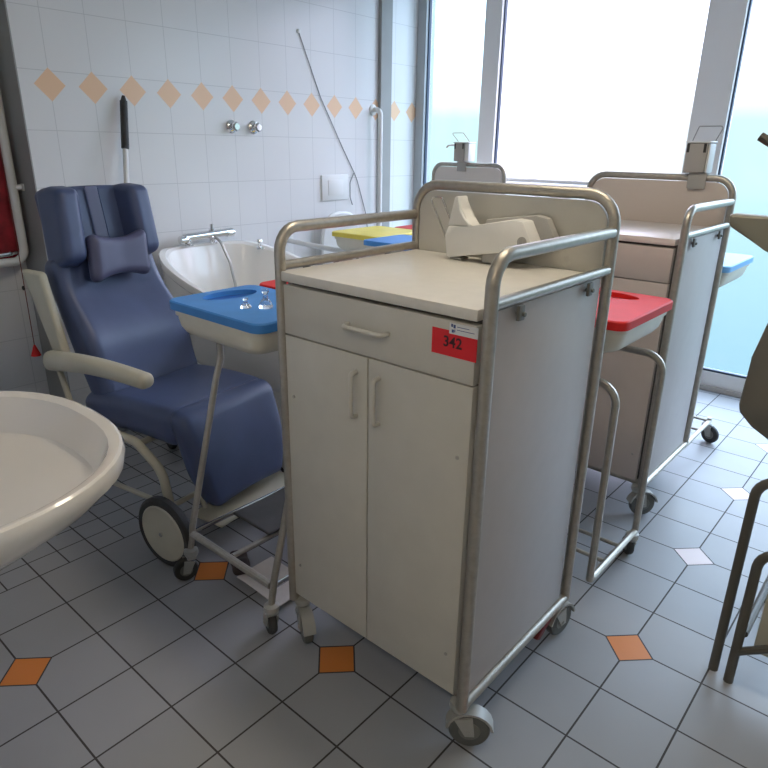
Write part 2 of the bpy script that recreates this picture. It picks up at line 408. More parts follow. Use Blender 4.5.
# ------------------------------------------------------------------ cabinet carts
gap_shade_m = mat('carcass with gap shade', (0.13, 0.12, 0.11), 0.6)  # carcass colour darkened to stand for shade in the door gaps
W, D = 0.591, 0.525
ZB, ZT = 0.142, 1.055
def cabinet_cart(label, loc, front=laminate, top=worktop_m, side=side_m, board=laminate, sticker=False, red_pedal=False, W=W, D=D, rails=True, cin=0.02, crot=(0.6, 1.4)):
    t = thing('cabinet_cart', label, 'cart', loc, 0, 'steel framed cabinet carts')
    x0, x1, y0, y1 = 0.010, W-0.026, 0.0, D-0.012
    obj('cabinet_body', B((x0+0.012, y0+0.022, ZB+0.012), (x1, y1-0.006, ZT-0.001), 0.001), gap_shade_m, t)
    obj('side_panel', B((x1+0.002, y0+0.024, ZB+0.012), (W-0.004, y1-0.022, ZT+0.020), 0.001), side, t)
    obj('side_panel', B((x0-0.006, y0+0.024, ZB+0.012), (x0+0.011, y1-0.022, ZT-0.002), 0.001), side, t)
    obj('worktop', B((x0+0.001, y0-0.004, ZT+0.001), (x1+0.001, y1+0.0, ZT+0.024), 0.003), top, t)
    fx0, fx1 = x0+0.004, x1-0.002
    mid = (fx0+fx1)/2
    dr = obj('drawer', B((fx0, y0+0.001, 0.927), (fx1, y0+0.021, ZT-0.008), 0.0012), front, t)
    hd = bmesh.new()
    zc, h = 0.990, 0.058
    tube(hd, [(mid-h, y0+0.0, zc), (mid-h+0.004, y0-0.024, zc), (mid+h-0.004, y0-0.024, zc), (mid+h, y0+0.0, zc)], 0.0052, 0.014)
    obj('drawer_handle', hd, handle_m, dr)
    for s in (-1, 1):
        a, b = (fx0, mid-0.0022) if s < 0 else (mid+0.0022, fx1)
        d = obj('door', B((a, y0+0.001, ZB+0.014), (b, y0+0.021, 0.9235), 0.0012), front, t)
        hx = mid + s*0.034; hb = bmesh.new()
        tube(hb, [(hx, y0+0.0, 0.885), (hx, y0-0.019, 0.883), (hx, y0-0.019, 0.780), (hx, y0+0.0, 0.778)], 0.0056, 0.008)
        obj('door_handle', hb, handle_m, d)
        for zz in (0.766, 0.262):
            sx_ = (fx0+0.024) if s < 0 else (fx1-0.026)
            sb = bmesh.new(); lathe(sb, [(0.0045, 0.002), (0.0045, -0.001), (0.003, -0.002)], (sx_, y0, zz), 'Y', 12); obj('screw', sb, disp_g, d)
    # tubular frame
    R_ = 0.0135
    for s in (0, 1):
        X = 0.002 + s*(W-0.004)
        fr = bmesh.new()
        if rails:
            tube(fr, [(X, 0.004, ZB-0.012), (X, 0.004, 1.178), (X, D-0.012, 1.178)], R_, 0.055, 12)
            lr = bmesh.new(); tube(lr, [(X, 0.010, 1.090), (X, D-0.012, 1.090)], R_*0.85, seg=12); obj('lower_rail', lr, steel, t)
        else:
            tube(fr, [(X, 0.004, ZB-0.012), (X, 0.004, ZT-0.01)], R_, 0.055, 12)
        obj('side_rail', fr, steel, t)
        obj('base_tube', T([(X, 0.004, ZB-0.001), (X, D, ZB-0.001)], R_*0.97, seg=12), steel, t)
        for yy in ((0.10, 0.41) if rails else ()):
            bk = bmesh.new(); xo = (X-0.0205) if s else (X+0.0005)
            box(bk, (X+0.0045, yy-0.011, 1.046), (X+0.012, yy+0.011, 1.076), 0.002) if s else box(bk, (X-0.016, yy-0.011, 1.046), (X-0.009, yy+0.011, 1.076), 0.002)
            cyl(bk, (X-0.004 if s else X-0.018, yy+0.004, 1.058), (X+0.017 if s else X+0.004, yy+0.004, 1.058), 0.0045, 10)
            obj('bracket', bk, hub_m, t)
    hp = bmesh.new()
    tube(hp, [(0.002, D, ZB-0.004), (0.002, D, 1.262), (W-0.002, D, 1.262), (W-0.002, D, ZB-0.004)], R_, 0.07, 12)
    obj('back_frame', hp, steel, t)
    for yy in (D-0.02, 0.03):
        obj('base_tube', T([(0.016, yy, ZB-0.001), (W-0.016, yy, ZB-0.001)], R_*0.9), steel, t)
    bp = rrect(0.017, ZT-0.02, W-0.017, 1.2465, 0.055)
    bb = prism(bp, 'Y', D-0.008, D+0.008, 0.0015); obj('back_board', bb, board, t)
    for k, (xx, yy, rr) in enumerate(((0.016, 0.024, -0.5), (W-0.02, 0.02, crot[0]), (cin, D-0.02, -2.4), (W-cin, D-0.02, crot[1]))):
        caster(t, xx, yy, ZB-0.006, rr, 0.050, caster_m, greyrub)
    if sticker:
        y = y0+0.0006
        st = obj('sticker', B((fx0+0.4470, y-0.0006, 0.976), (fx0+0.553, y, 1.028)), sticker_r, dr); st['label'] = 'red sticker with number 342'
        Mx = Matrix.Translation((fx0+0.497, y-0.0010, 1.004)) @ Matrix.Rotation(PI/2, 4, 'X')
        text_mesh('number', '342', 0.030, ink, st, Mx)
        w_ = obj('label_strip', B((fx0+0.488, y-0.0009, 1.022), (fx0+0.554, y-0.00061, 1.044)), sticker_w, dr); w_['label'] = 'small white label with blue mark and fine print'
        q = bmesh.new()
        for a in ((0.492, 1.036, 0.0045, 0.006), (0.4975, 1.034, 0.005, 0.007), (0.494, 1.025, 0.005, 0.006), (0.500, 1.026, 0.002, 0.006)):
            box(q, (fx0+a[0], y-0.0011, a[1]), (fx0+a[0]+a[2], y-0.00091, a[1]+a[3]))
        obj('printed_mark', q, ink_b, w_)
        q = bmesh.new()
        for a in ((0.506, 1.037, 0.028), (0.506, 1.031, 0.040)):
            box(q, (fx0+a[0], y-0.0011, a[1]), (fx0+a[0]+a[2], y-0.00091, a[1]+0.0012))
        obj('printed_line', q, ink_b, w_)
    if red_pedal:
        q = bmesh.new(); prof = [(0.40, 0.075), (0.47, 0.118), (0.505, 0.112), (0.49, 0.095), (0.42, 0.062)]
        o = obj('brake_pedal', prism([(a_, b_-0.018) for a_, b_ in prof], 'X', W-0.045, W-0.015, 0.003), mat('dark red pedal', (0.16, 0.012, 0.012), 0.5), t); o['label'] = 'dark red brake pedal'
        obj('brake_wire', T([(W-0.05, 0.36, 0.135), (W-0.055, 0.34, 0.07), (W-0.055, 0.42, 0.06), (W-0.05, 0.45, 0.09)], 0.003, 0.02, 8), dark, t)
    return t
CX, CY = 0.437, 0.585
cabinet_cart('light grey cabinet cart nearest the camera, red 342 sticker on its drawer', (CX, CY, 0), sticker=True, red_pedal=True)
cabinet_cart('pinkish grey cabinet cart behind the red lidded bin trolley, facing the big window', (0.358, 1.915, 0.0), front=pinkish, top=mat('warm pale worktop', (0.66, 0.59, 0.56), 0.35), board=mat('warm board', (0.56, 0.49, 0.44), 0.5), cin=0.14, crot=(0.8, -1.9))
cabinet_cart('farthest white cabinet cart, only its top seen before the narrow window', (-1.095, 3.05, 0), front=white_p, top=white_p, W=0.55, D=0.175, rails=False, cin=0.04, board=mat('pale board', (0.66, 0.62, 0.58), 0.5))

# ------------------------------------------------------------------ lever dispensers
def flat(p): return p
pts = [(0.619, 1.083), (0.607, 1.140), (0.622, 1.165), (0.634, 1.238), (0.648, 1.238), (0.652, 1.215), (0.672, 1.182), (0.694, 1.168), (0.806, 1.196), (0.838, 1.194), (0.868, 1.140), (0.862, 1.128)]
t = thing('lever_dispenser', 'cream wall dispenser lying on its side on the nearest cart worktop', 'dispenser', (0.62, 1.012, 1.0795))
def rel(p): return [(a-0.62, b-1.0795) for a, b in p]
obj('housing', prism(rel([(0.619, 1.083), (0.610, 1.140), (0.620, 1.166), (0.694, 1.172), (0.806, 1.196), (0.838, 1.194), (0.868, 1.142), (0.862, 1.128)]), 'Y', 0.0, 0.055, 0.004), disp_m, t)
obj('lever', prism(rel([(0.614, 1.166), (0.632, 1.240), (0.645, 1.243), (0.653, 1.210), (0.668, 1.188), (0.692, 1.171)]), 'Y', 0.006, 0.048, 0.004), disp_m, t)
e_ = bmesh.new(); tube(e_, [(0.027, 0.002, 0.160), (0.034, 0.002, 0.128), (0.050, 0.002, 0.106), (0.068, 0.002, 0.092)], 0.0045, 0.02); obj('lever_edge', e_, white_p, t)
obj('back_plate', prism(rel([(0.70, 1.10), (0.70, 1.185), (0.842, 1.206), (0.872, 1.200), (0.902, 1.150), (0.892, 1.120)]), 'Y', 0.056, 0.085, 0.004), disp_g, t)
q = bmesh.new(); lathe(q, [(0.013, 0.0), (0.013, -0.0015), (0.010, -0.0015), (0.010, -0.0005)], (0.222, 0.0, 0.066), 'Y', 20); box(q, (0.219, -0.0018, 0.057), (0.225, -0.0002, 0.076)); obj('lock', q, disp_g, t)
obj('nozzle', B((0.10, 0.012, 0.001), (0.17, 0.04, 0.040), 0.004), disp_g, t)
obj('foot_block', B((0.005, 0.008, 0.0005), (0.04, 0.045, 0.006), 0.001), disp_g, t)
obj('wire_lever', T([(0.0, 0.03, 0.075), (-0.045, 0.03, 0.155), (-0.085, 0.03, 0.155), (-0.02, 0.03, 0.04)], 0.0025, 0.01, 6), chrome, t)
def rail_dispenser(label, loc, rz, flip):
    t = thing('rail_dispenser', label, 'dispenser', loc, rz, 'dispensers clamped on cart back boards')
    obj('housing', B((-0.040, -0.035, 0.005), (0.040, 0.045, 0.115), 0.006), disp_g, t)
    obj('side_cover', B((0.0405, -0.03, 0.005), (0.049+(0.022 if flip < 0 else 0), 0.045, 0.113), 0.004), white_p, t)
    cap = bmesh.new(); box(cap, (-0.043, -0.04, 0.1155), (0.051+(0.022 if flip < 0 else 0), 0.05, 0.122), 0.003); obj('cap', cap, white_p, t)
    for xs in (-0.036, 0.026): obj('slot', B((xs, -0.0362, 0.080), (xs+0.010, -0.0352, 0.113)), dark, t)
    lv = bmesh.new(); tube(lv, [(-0.03, 0.0, 0.124), (-0.02+flip*0.03, -0.03, 0.175), (0.07+flip*0.03, -0.03, 0.175), (0.055, 0.0, 0.124)], 0.0022, 0.008, 6); obj('wire_lever', lv, disp_g, t)
    if flip < 0:
        sp_ = bmesh.new(); tube(sp_, [(-0.045, 0, 0.105), (-0.10, -0.01, 0.10), (-0.115, -0.01, 0.088)], 0.006, 0.01, 8); obj('spout', sp_, white_p, t)
    cl = bmesh.new(); box(cl, (-0.018, -0.018, 0.0), (0.05, 0.018, 0.0045), 0.001); box(cl, (-0.018, -0.0215, -0.055), (0.05, -0.0175, 0.004), 0.001); obj('clamp', cl, disp_g, t)
    return t
rail_dispenser('grey dispenser clamped on the back rail of the pinkish grey cart', (0.358+0.436, 1.915+D, 1.262+0.0138), 0, 0.5)
rail_dispenser('grey dispenser clamped on the back rail of the farthest cart', (-1.12+0.245, 3.225, 1.262+0.0138), 0, -1.5)

# ------------------------------------------------------------------ bin trolleys
def dense(poly, step=0.012):
    out = []
    for i, p in enumerate(poly):
        q = poly[(i+1) % len(poly)]; L = math.hypot(q[0]-p[0], q[1]-p[1]); n = max(1, int(L/step))
        for k in range(n): out.append((p[0]+(q[0]-p[0])*k/n, p[1]+(q[1]-p[1])*k/n))
    return out
def lid_mesh(w, d, h=0.024, hole=None, r=0.035):
    outer = dense(rrect(-w/2, -d/2, w/2, d/2, r, 6)); N = len(outer)
    bm = bmesh.new(); top_r = 0.004; inner = None
    if hole:
        hx, hy, rx, ry = hole; inner = []
        for (x, y) in outer:
            a = math.atan2((y-hy)/ry, (x-hx)/rx); inner.append((hx+rx*math.cos(a), hy+ry*math.sin(a)))
    def ring(p, z, s=1.0): return [(x*s, y*s, z) for x, y in p]
    L = [ring(outer, 0), ring(outer, h-top_r), ring(outer, h, (w-2*top_r)/w)]
    if hole: L += [ring(inner, h), ring(inner, 0)]
    R = [[bm.verts.new(p) for p in l] for l in L]
    for a, b in zip(R, R[1:]):
        for k in range(N): bm.faces.new((a[k], a[(k+1) % N], b[(k+1) % N], b[k]))
    if hole:
        a, b = R[-1], R[0]
        for k in range(N): bm.faces.new((a[k], a[(k+1) % N], b[(k+1) % N], b[k]))
    else:
        bm.faces.new(R[-1]); bm.faces.new(R[0])
    return bm, inner
def bin_unit(t, cx_, cy_, zt, w, d, m, md, hole=None, drop=0.092):
    """lid, flap and cream funnel-shaped bag holder below it; top of lid at zt"""
    bm, inner = lid_mesh(w, d, 0.026, hole); bmesh.ops.translate(bm, vec=(cx_, cy_, zt-0.026), verts=bm.verts)
    l = obj('lid', bm, m, t)
    if hole:
        fb = bmesh.new(); N = len(inner)
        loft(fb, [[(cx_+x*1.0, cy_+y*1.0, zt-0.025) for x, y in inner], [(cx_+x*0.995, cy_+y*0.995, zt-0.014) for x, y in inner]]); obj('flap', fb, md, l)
    loops = []
    for f_, sx_, sy_ in ((0, 0.935, 0.935), (0.35, 0.93, 0.93), (0.62, 0.90, 0.91), (0.82, 0.84, 0.86), (0.94, 0.74, 0.78), (1.0, 0.60, 0.66)):
        z = zt-0.027 - drop*f_; loops.append([(cx_+x*sx_, cy_+y*sy_, z) for x, y in rrect(-w/2, -d/2, w/2, d/2, 0.05)])
    b_ = bmesh.new(); loft(b_, loops); obj('bag_holder', b_, bin_m, t)
    rb = bmesh.new()
    loft(rb, [[(cx_+x*s, cy_+y*s, z) for x, y in rrect(-w/2, -d/2, w/2, d/2, 0.05)] for s, z in ((0.931, zt-0.043), (0.965, zt-0.041), (0.965, zt-0.0265), (0.931, zt-0.0262))]); obj('rim', rb, bin_m, t)

# blue and red lids, left of the nearest cart
t = thing('bin_trolley', 'steel bin trolley with blue lid between the blue chair and the nearest cart', 'trolley', (0, 0, 0), 0, 'bin trolleys with coloured lids')
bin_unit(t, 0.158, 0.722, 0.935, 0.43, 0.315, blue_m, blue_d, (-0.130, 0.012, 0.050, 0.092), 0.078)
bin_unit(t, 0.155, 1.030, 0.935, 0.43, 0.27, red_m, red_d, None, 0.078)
ya, yb = 0.545, 1.15
for X in (-0.016, 0.395):
    f_ = bmesh.new()
    tube(f_, [(X, ya-0.005, 0.112), (X, ya+0.01, 0.19), (X, 0.690, 0.67), (X, 0.712, 0.73), (X, 0.712, 0.835)], 0.0105, 0.05, 10); obj('front_leg', f_, steel, t)
    f_ = bmesh.new()
    tube(f_, [(X, yb+0.005, 0.112), (X, yb-0.01, 0.19), (X, 1.07, 0.67), (X, 1.05, 0.73), (X, 1.05, 0.835)], 0.0105, 0.05, 10); obj('rear_leg', f_, steel, t)
    f_ = bmesh.new(); tube(f_, [(X, ya+0.012, 0.168), (X, yb-0.012, 0.168)], 0.008); obj('side_bar', f_, chrome, t)
for yy in (ya+0.004, yb-0.004): obj('base_bar', T([(-0.005, yy, 0.168), (0.384, yy, 0.168)], 0.0115), steel, t)
f_ = bmesh.new(); tube(f_, [(0.19, ya+0.015, 0.170), (0.19, yb-0.015, 0.170)], 0.0085); obj('cross_bar', f_, steel, t)
for yy in (0.712, 1.05): obj('top_bar', T([(-0.02, yy, 0.823), (0.40, yy, 0.823)], 0.008), steel, t)
for X in (-0.016, 0.395):
    caster(t, X, ya-0.005, 0.116, -1.95 if X < 0 else 2.75, 0.040, caster_m, rubber, 0.022); caster(t, X, yb+0.005, 0.116, 1.2, 0.040, caster_m, rubber, 0.022)
# things on it and in it
o = obj('shadowed_board', rbox(0.19, 0.42, 0.012, 0.006, (6, 8, 1), lambda p: p + Vector((0.11, 0.90, 0.191 + 0.004*math.sin(p.y*14)))), board_shadow_m)  # grey board enlarged and darkened to hold the chair's shadow
tag(o, 'flat grey board on the blue lidded trolley base, darkened as chair shadow', 'board')
o = obj('white_sheet', rbox(0.22, 0.15, 0.004, 0.002, (8, 8, 1), lambda p: p + Vector((0.215, 0.70, 0.010 + 0.006*abs(math.sin(p.x*17+p.y*9))))), paper)
tag(o, 'crumpled white sheet on the floor under the blue lidded trolley', 'sheet')
o = obj('dark_cloth', rbox(0.11, 0.06, 0.03, 0.014, (8, 6, 2), lambda p: Matrix.Rotation(-0.5, 3, 'Z') @ (p + Vector((0, 0, 0.008*math.sin(p.x*70)))) + Vector((0.08, 0.66, 0.042))), dark_cl)
tag(o, 'small dark crumpled rag on the white sheet under the trolley', 'cloth')
def stopper(label, loc, h, ro):
    b_ = bmesh.new(); lathe(b_, [(ro, 0), (ro*1.0, h*0.12), (ro*0.75, h*0.3), (ro*0.35, h*0.5), (ro*0.30, h*0.68), (ro*0.5, h*0.8), (ro*0.45, h*0.95), (ro*0.2, h)], (0, 0, 0), seg=20)
    o = obj('clear_stopper', b_, clear, None, True, loc); tag(o, label, 'stopper', 'clear plastic stoppers on the blue lid')
stopper('small clear plastic stopper on the blue lid, nearer the chair', (0.200, 0.660, 0.9355), 0.030, 0.016)
stopper('taller clear plastic stopper on the blue lid, next to the cart', (0.237, 0.70, 0.9355), 0.055, 0.020)

# red lid trolley behind the nearest cart
def hoop_trolley(label, loc, w, d, zt, units, h_leg=0.745, rz=0, drop=0.085, hoops=None, r=0.0115, cin=(0.003, 0.04), cr=0.034, crt=2.3):
    """two hoops across the width, sled base, lids on top; origin at the front-right foot, extends to -x and +y"""
    even = hoops is None; hoops = hoops or (0.0, d)
    t = thing('bin_trolley', label, 'trolley', loc, rz, 'bin trolleys with coloured lids')
    for y in hoops:
        obj('hoop_frame', T([(0, y, 0.10), (0, y, h_leg), (-w, y, h_leg), (-w, y, 0.10)], r, 0.06, 10), steel, t)
        for X in (-0.14, -w+0.14): obj('lid_support', T([(X, y, h_leg+0.008), (X, y, zt-0.027-drop)], 0.008), steel, t)
    for X in (0, -w):
        sb = bmesh.new(); tube(sb, [(X, -0.0, 0.15), (X, -0.0, 0.10), (X, d, 0.10), (X, d, 0.12)], r*0.95, 0.035, 10); obj('base_rail', sb, steel, t)
    for y in (0.12, d*0.5+0.05) + ((d-0.005,) if not even else ()):
        obj('cross_bar', T([(-0.005, y, 0.104), (-w+0.005, y, 0.104)], 0.007, seg=8), steel, t)
    for (ux, uy, uw, ud, m, md, hl) in units: bin_unit(t, ux, uy, zt, uw, ud, m, md, hl, drop)
    for X in (-0.003, -w+0.003):
        caster(t, X if X < -0.1 else -cin[0], cin[1], 0.10, -1.2, 0.032, caster_m, rubber, 0.02); caster(t, X, d-0.015, 0.10, crt if X > -0.1 else 2.0, cr, caster_m, rubber, 0.02)
    return t
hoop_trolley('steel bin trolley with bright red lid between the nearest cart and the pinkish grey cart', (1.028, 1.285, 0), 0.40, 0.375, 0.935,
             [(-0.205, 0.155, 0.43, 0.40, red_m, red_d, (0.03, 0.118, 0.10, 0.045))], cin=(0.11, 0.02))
hoop_trolley('bin trolley with pale blue lid beyond the pinkish grey cart, next to the window', (0.930, 2.475, 0), 0.44, 0.41, 0.925,
             [(-0.17, 0.20, 0.44, 0.43, mat('light blue plastic', (0.16, 0.42, 0.78), 0.4), blue_d, None)], hoops=(0.0,), cin=(0.11, 0.02), cr=0.044, crt=-0.3)
hoop_trolley('bin trolley with yellow lid and small red lid, in front of the toilet', (-0.745, 2.26, 0), 0.33, 0.66, 0.90,
             [(-0.165, 0.195, 0.37, 0.42, yel_m, yel_d, None), (-0.11, 0.555, 0.26, 0.28, red_m, red_d, None)])
hoop_trolley('bin trolley with blue lid right of the yellow lid, behind the nearest cart', (-0.30, 2.13, 0), 0.38, 0.34, 0.90,
             [(-0.20, 0.15, 0.44, 0.34, blue_m, blue_d, None)])

# ------------------------------------------------------------------ geriatric recliner chair
ch = thing('recliner_chair', 'dark blue vinyl recliner chair with neck pillow and beige armrests', 'chair', (-0.512, 0.820, 0), math.radians(9))
# seat
def seat_fn(p):
    q = Vector(p); u = (p.x+0.27)/0.54
    q.z += 0.02*math.sin(PI*u) - 0.012*math.cos(PI*p.y/0.5)*math.sin(PI*u) ; q.z -= 0.03*(1-u)
    return q + Vector((0.020, 0, 0.437))
obj('seat', rbox(0.51, 0.48, 0.135, 0.045, (10, 10, 3), seat_fn), vinyl, ch)
# leg rest: wraps down from the seat front
def leg_fn(p):
    s = (0.19 - p.z)/0.38                 # 0 top .. 1 bottom
    wv = 1.0 - 0.10*s - 0.22*max(0, s-0.6)**1.2*2
    bulge = 0.018*math.sin(PI*min(1, s*1.1))
    x = p.x + 0.266 + 0.095*s + (bulge if p.x > 0 else 0) * math.cos(p.y*3.2)
    return Vector((x, p.y*wv, p.z*0.97 + 0.320 + 0.02*s*math.cos(p.y*5)))
obj('leg_rest', rbox(0.09, 0.47, 0.38, 0.042, (3, 10, 12), leg_fn), vinyl, ch)
# backrest
BA = Vector((-0.155, 0, 0.47)); BT = Vector((-0.375, 0, 0.96))
bdir = (BT-BA).normalized(); bn = Vector((bdir.z, 0, -bdir.x))
def back_fn(p):
    s = (p.z+0.29)/0.58
    lum = 0.030*math.exp(-((s-0.40)/0.20)**2) - 0.012*math.exp(-((s-0.75)/0.15)**2)
    side = 0.018*(abs(p.y)/0.23)**3
    w_ = 1.0 - 0.06*(s) + 0.03*math.sin(PI*s)
    q = BA + bdir*(p.z+0.25) + bn*(p.x + (lum+side if p.x > 0 else 0)); q.y = p.y*w_ + 0.008
    return q
obj('backrest', rbox(0.11, 0.455, 0.58, 0.045, (3, 12, 16), back_fn), vinyl, ch)
# head rest with two wings
hb_ = BT + bdir*(-0.045) ; hd = (Vector((-0.41, 0, 1.21)) - hb_).normalized(); hn = Vector((hd.z, 0, -hd.x))
def head_fn(p):
    q = hb_ + hd*(p.z+0.145) + hn*(p.x); q.y = p.y + 0.020 
    q.z += 0.012*math.cos(p.y*6) - 0.010
    return q
hr = obj('headrest', rbox(0.085, 0.385, 0.285, 0.026, (3, 12, 8), head_fn), vinyl, ch)
for s in (-1, 1):
    def wing_fn(p, s=s):
        k = (p.z+0.145)/0.29
        taper = 1.0 - 0.15*(p.x+0.065)/0.13
        y = p.y*taper - (0.026*(1-k) if s < 0 else 0) + s*((0.122 if s < 0 else 0.158) + 0.010*(p.x+0.065)/0.13)
        z = p.z*(1.0 - 0.12*max(0, (p.x)/0.065)) + (0.01*math.sin(k*PI))
        q = hb_ + hd*(z+0.143) + hn*(p.x+0.055); q.y = y
        return q
    w_ = obj('wing', rbox(0.155, 0.105, 0.288, 0.030, (6, 4, 8), wing_fn), vinyl, hr)
sb = bmesh.new(); 
strip = rbox(0.008, 0.052, 0.275, 0.0035, (1, 4, 10), lambda p: (hb_ + hd*(p.z+0.142) + hn*(p.x+0.0445) + Vector((0, p.y+0.012, 0.004))))
obj('centre_strip', strip, vinyl_s, hr)
for yy in (-0.016, 0.040):
    obj('seam', T([tuple(hb_ + hd*0.01 + hn*0.049 + Vector((0, yy, 0))), tuple(hb_ + hd*0.275 + hn*0.049 + Vector((0, yy, 0)))], 0.0022, seg=6), vinyl_d, hr)
# neck pillow, bone shaped
pc = hb_ + hd*0.018 + hn*0.115
def pil_fn(p):
    k = abs(p.y)/0.135
    hgt = 0.78 + 0.42*k**2
    q = pc + hd*(p.z*hgt) + hn*(p.x*(0.85+0.25*k)); q.y = p.y + 0.015 + p.z*0.12
    return q
obj('neck_pillow', rbox(0.065, 0.25, 0.170, 0.030, (3, 12, 8), pil_fn), vinyl_s, ch)
# frame
for s in (-1, 1):
    Y = s*0.292
    a = obj('armrest', rbox(0.64, 0.060, 0.050, 0.024, (14, 3, 2), lambda p, Y=Y: Vector((p.x*0.88-0.030, p.y*(1.0+0.15*p.x)+Y, p.z*(1.25-0.7*p.x) + 0.618 + 0.045*p.x + 0.018*math.cos(p.x*4.5)))), beige, ch)
    sp_ = bmesh.new()
    tube(sp_, [(-0.30, s*0.268, 0.60), (-0.25, s*0.262, 0.40), (-0.05, s*0.262, 0.385)], 0.011, 0.05); obj('arm_support', sp_, beige_t, ch)
    hl = 0.36 if s < 0 else 0.20
    cv = rbox(0.095, 0.032, hl, 0.015, (3, 2, 8), lambda p, s=s: Vector((-0.312 - (p.z)*0.33 + p.x*(1+p.z*1.8), s*0.255 + p.y, (0.745 if s < 0 else 0.66) + p.z)))
    obj('hinge_cover', cv, beige, ch)
    if s < 0:
      kb = bmesh.new(); lathe(kb, [(0.008, 0), (0.008, -s*-0.003), (0.004, s*0.004)], (-0.41, s*0.279, 0.86), 'Y', 12); obj('bolt', kb, dark, ch)
    f_ = bmesh.new()
    tube(f_, [(-0.28, s*0.250, 0.372), (0.10, s*0.262, 0.372), (0.235, s*0.270, 0.30), (0.27, s*0.272, 0.12)], 0.016, 0.09, 12)
    tube(f_, [(-0.28, s*0.250, 0.372), (-0.36, s*0.262, 0.12)], 0.016, seg=12)
    obj('side_frame', f_, beige_t, ch)
    f_ = bmesh.new(); tube(f_, [(-0.355, s*0.272, 0.165), (0.26, s*0.268, 0.165)], 0.009); obj('lower_bar', f_, beige_t, ch)
    # big front wheels
    wx, wy = 0.322, s*0.346
    wb = bmesh.new(); R0 = 0.128
    lathe(wb, [(R0*0.80, -0.016), (R0*0.93, -0.018), (R0, -0.010), (R0, 0.010), (R0*0.93, 0.018), (R0*0.80, 0.016)], (wx, wy, R0), 'Y', 40)
    wh = obj('front_wheel', wb, rubber, ch)
    hb2 = bmesh.new(); lathe(hb2, [(0.012, -0.021), (R0*0.68, -0.0175), (R0*0.76, -0.0195), (R0*0.80, -0.0165), (R0*0.80, 0.0165), (R0*0.76, 0.0195), (R0*0.68, 0.0175), (0.012, 0.021)], (wx, wy, R0), 'Y', 40); obj('rim', hb2, beige, wh)
    ab = bmesh.new(); cyl(ab, (wx, wy-s*0.04, R0), (wx, wy+s*0.026, R0), 0.008, 12); obj('axle', ab, chrome, wh)
    caster(ch, -0.36, s*0.262, 0.13, PI-0.3*s, 0.05, beige, rubber)
    ft = bmesh.new(); tube(ft, [(0.26, s*0.270, 0.14), (0.322, s*0.318, 0.128)], 0.012); obj('wheel_arm', ft, beige_t, ch)
f_ = bmesh.new(); tube(f_, [(-0.2, -0.25, 0.36), (-0.2, 0.25, 0.36)], 0.012); tube(f_, [(0.1, -0.26, 0.36), (0.1, 0.26, 0.36)], 0.012); tube(f_, [(0.26, -0.268, 0.165), (0.26, 0.268, 0.165)], 0.010); obj('cross_frame', f_, beige_t, ch)
obj('footplate', B((0.28, -0.20, 0.100), (0.43, 0.22, 0.112), 0.004), beige, ch)
f_ = bmesh.new(); 
for Y in (-0.15, 0.17): tube(f_, [(0.27, Y, 0.165), (0.30, Y, 0.1145)], 0.008)
obj('footplate_bracket', f_, beige_t, ch)

# ------------------------------------------------------------------ wash basin at the lower left
sk = thing('wash_basin', 'white ceramic wash basin cut off by the left edge, nearest the camera', 'wash basin', (0.335, -0.47, 0))
def basin_loop(s, z, sh=0.0, sq=0.0):
    pts = []
    a_, b_ = 0.352*s, 0.348*s
    for k in range(48):
        th = 2*PI*k/48; c, s_ = math.cos(th), math.sin(th)
        x = a_*math.copysign(abs(c)**0.82, c); y = 0.27 + sh + b_*math.copysign(abs(s_)**0.88, s_)
        pts.append((x, max(0.004, y), z))
    return pts
def basin():
    bm = bmesh.new(); zt = 0.825
    prof = [(0.40, zt-0.160, -0.085), (0.60, zt-0.148, -0.075), (0.80, zt-0.112, -0.045), (0.94, zt-0.066, -0.012), (1.0, zt-0.035, 0), (1.01, zt-0.012, 0), (1.0, zt-0.003, 0), (0.985, zt, 0), (0.955, zt-0.001, 0), (0.93, zt-0.006, 0), (0.90, zt-0.03, 0), (0.84, zt-0.08, -0.0), (0.66, zt-0.110, -0.01), (0.4, zt-0.130, -0.03), (0.08, zt-0.134, -0.03)]
    loft(bm, [basin_loop(s, z, sh) for s, z, sh in prof]); return bm
obj('bowl', basin(), ceramic, sk)
db = bmesh.new(); lathe(db, [(0.022, 0), (0.024, 0.002), (0.018, 0.003), (0.016, 0.001)], (0, 0.24, 0.6915), seg=20); obj('drain', db, chrome, sk)
tb = bmesh.new(); lathe(tb, [(0.024, 0), (0.022, 0.07), (0.018, 0.09)], (0, 0.045, 0.80), seg=16); tube(tb, [(0, 0.045, 0.86), (0, 0.17, 0.90), (0, 0.18, 0.87)], 0.010, 0.02); obj('tap', tb, chrome, sk)
pb = bmesh.new(); tube(pb, [(0, 0.22, 0.66), (0, 0.22, 0.46), (0, 0.02, 0.46)], 0.016, 0.05); obj('waste_pipe', pb, chrome, sk)

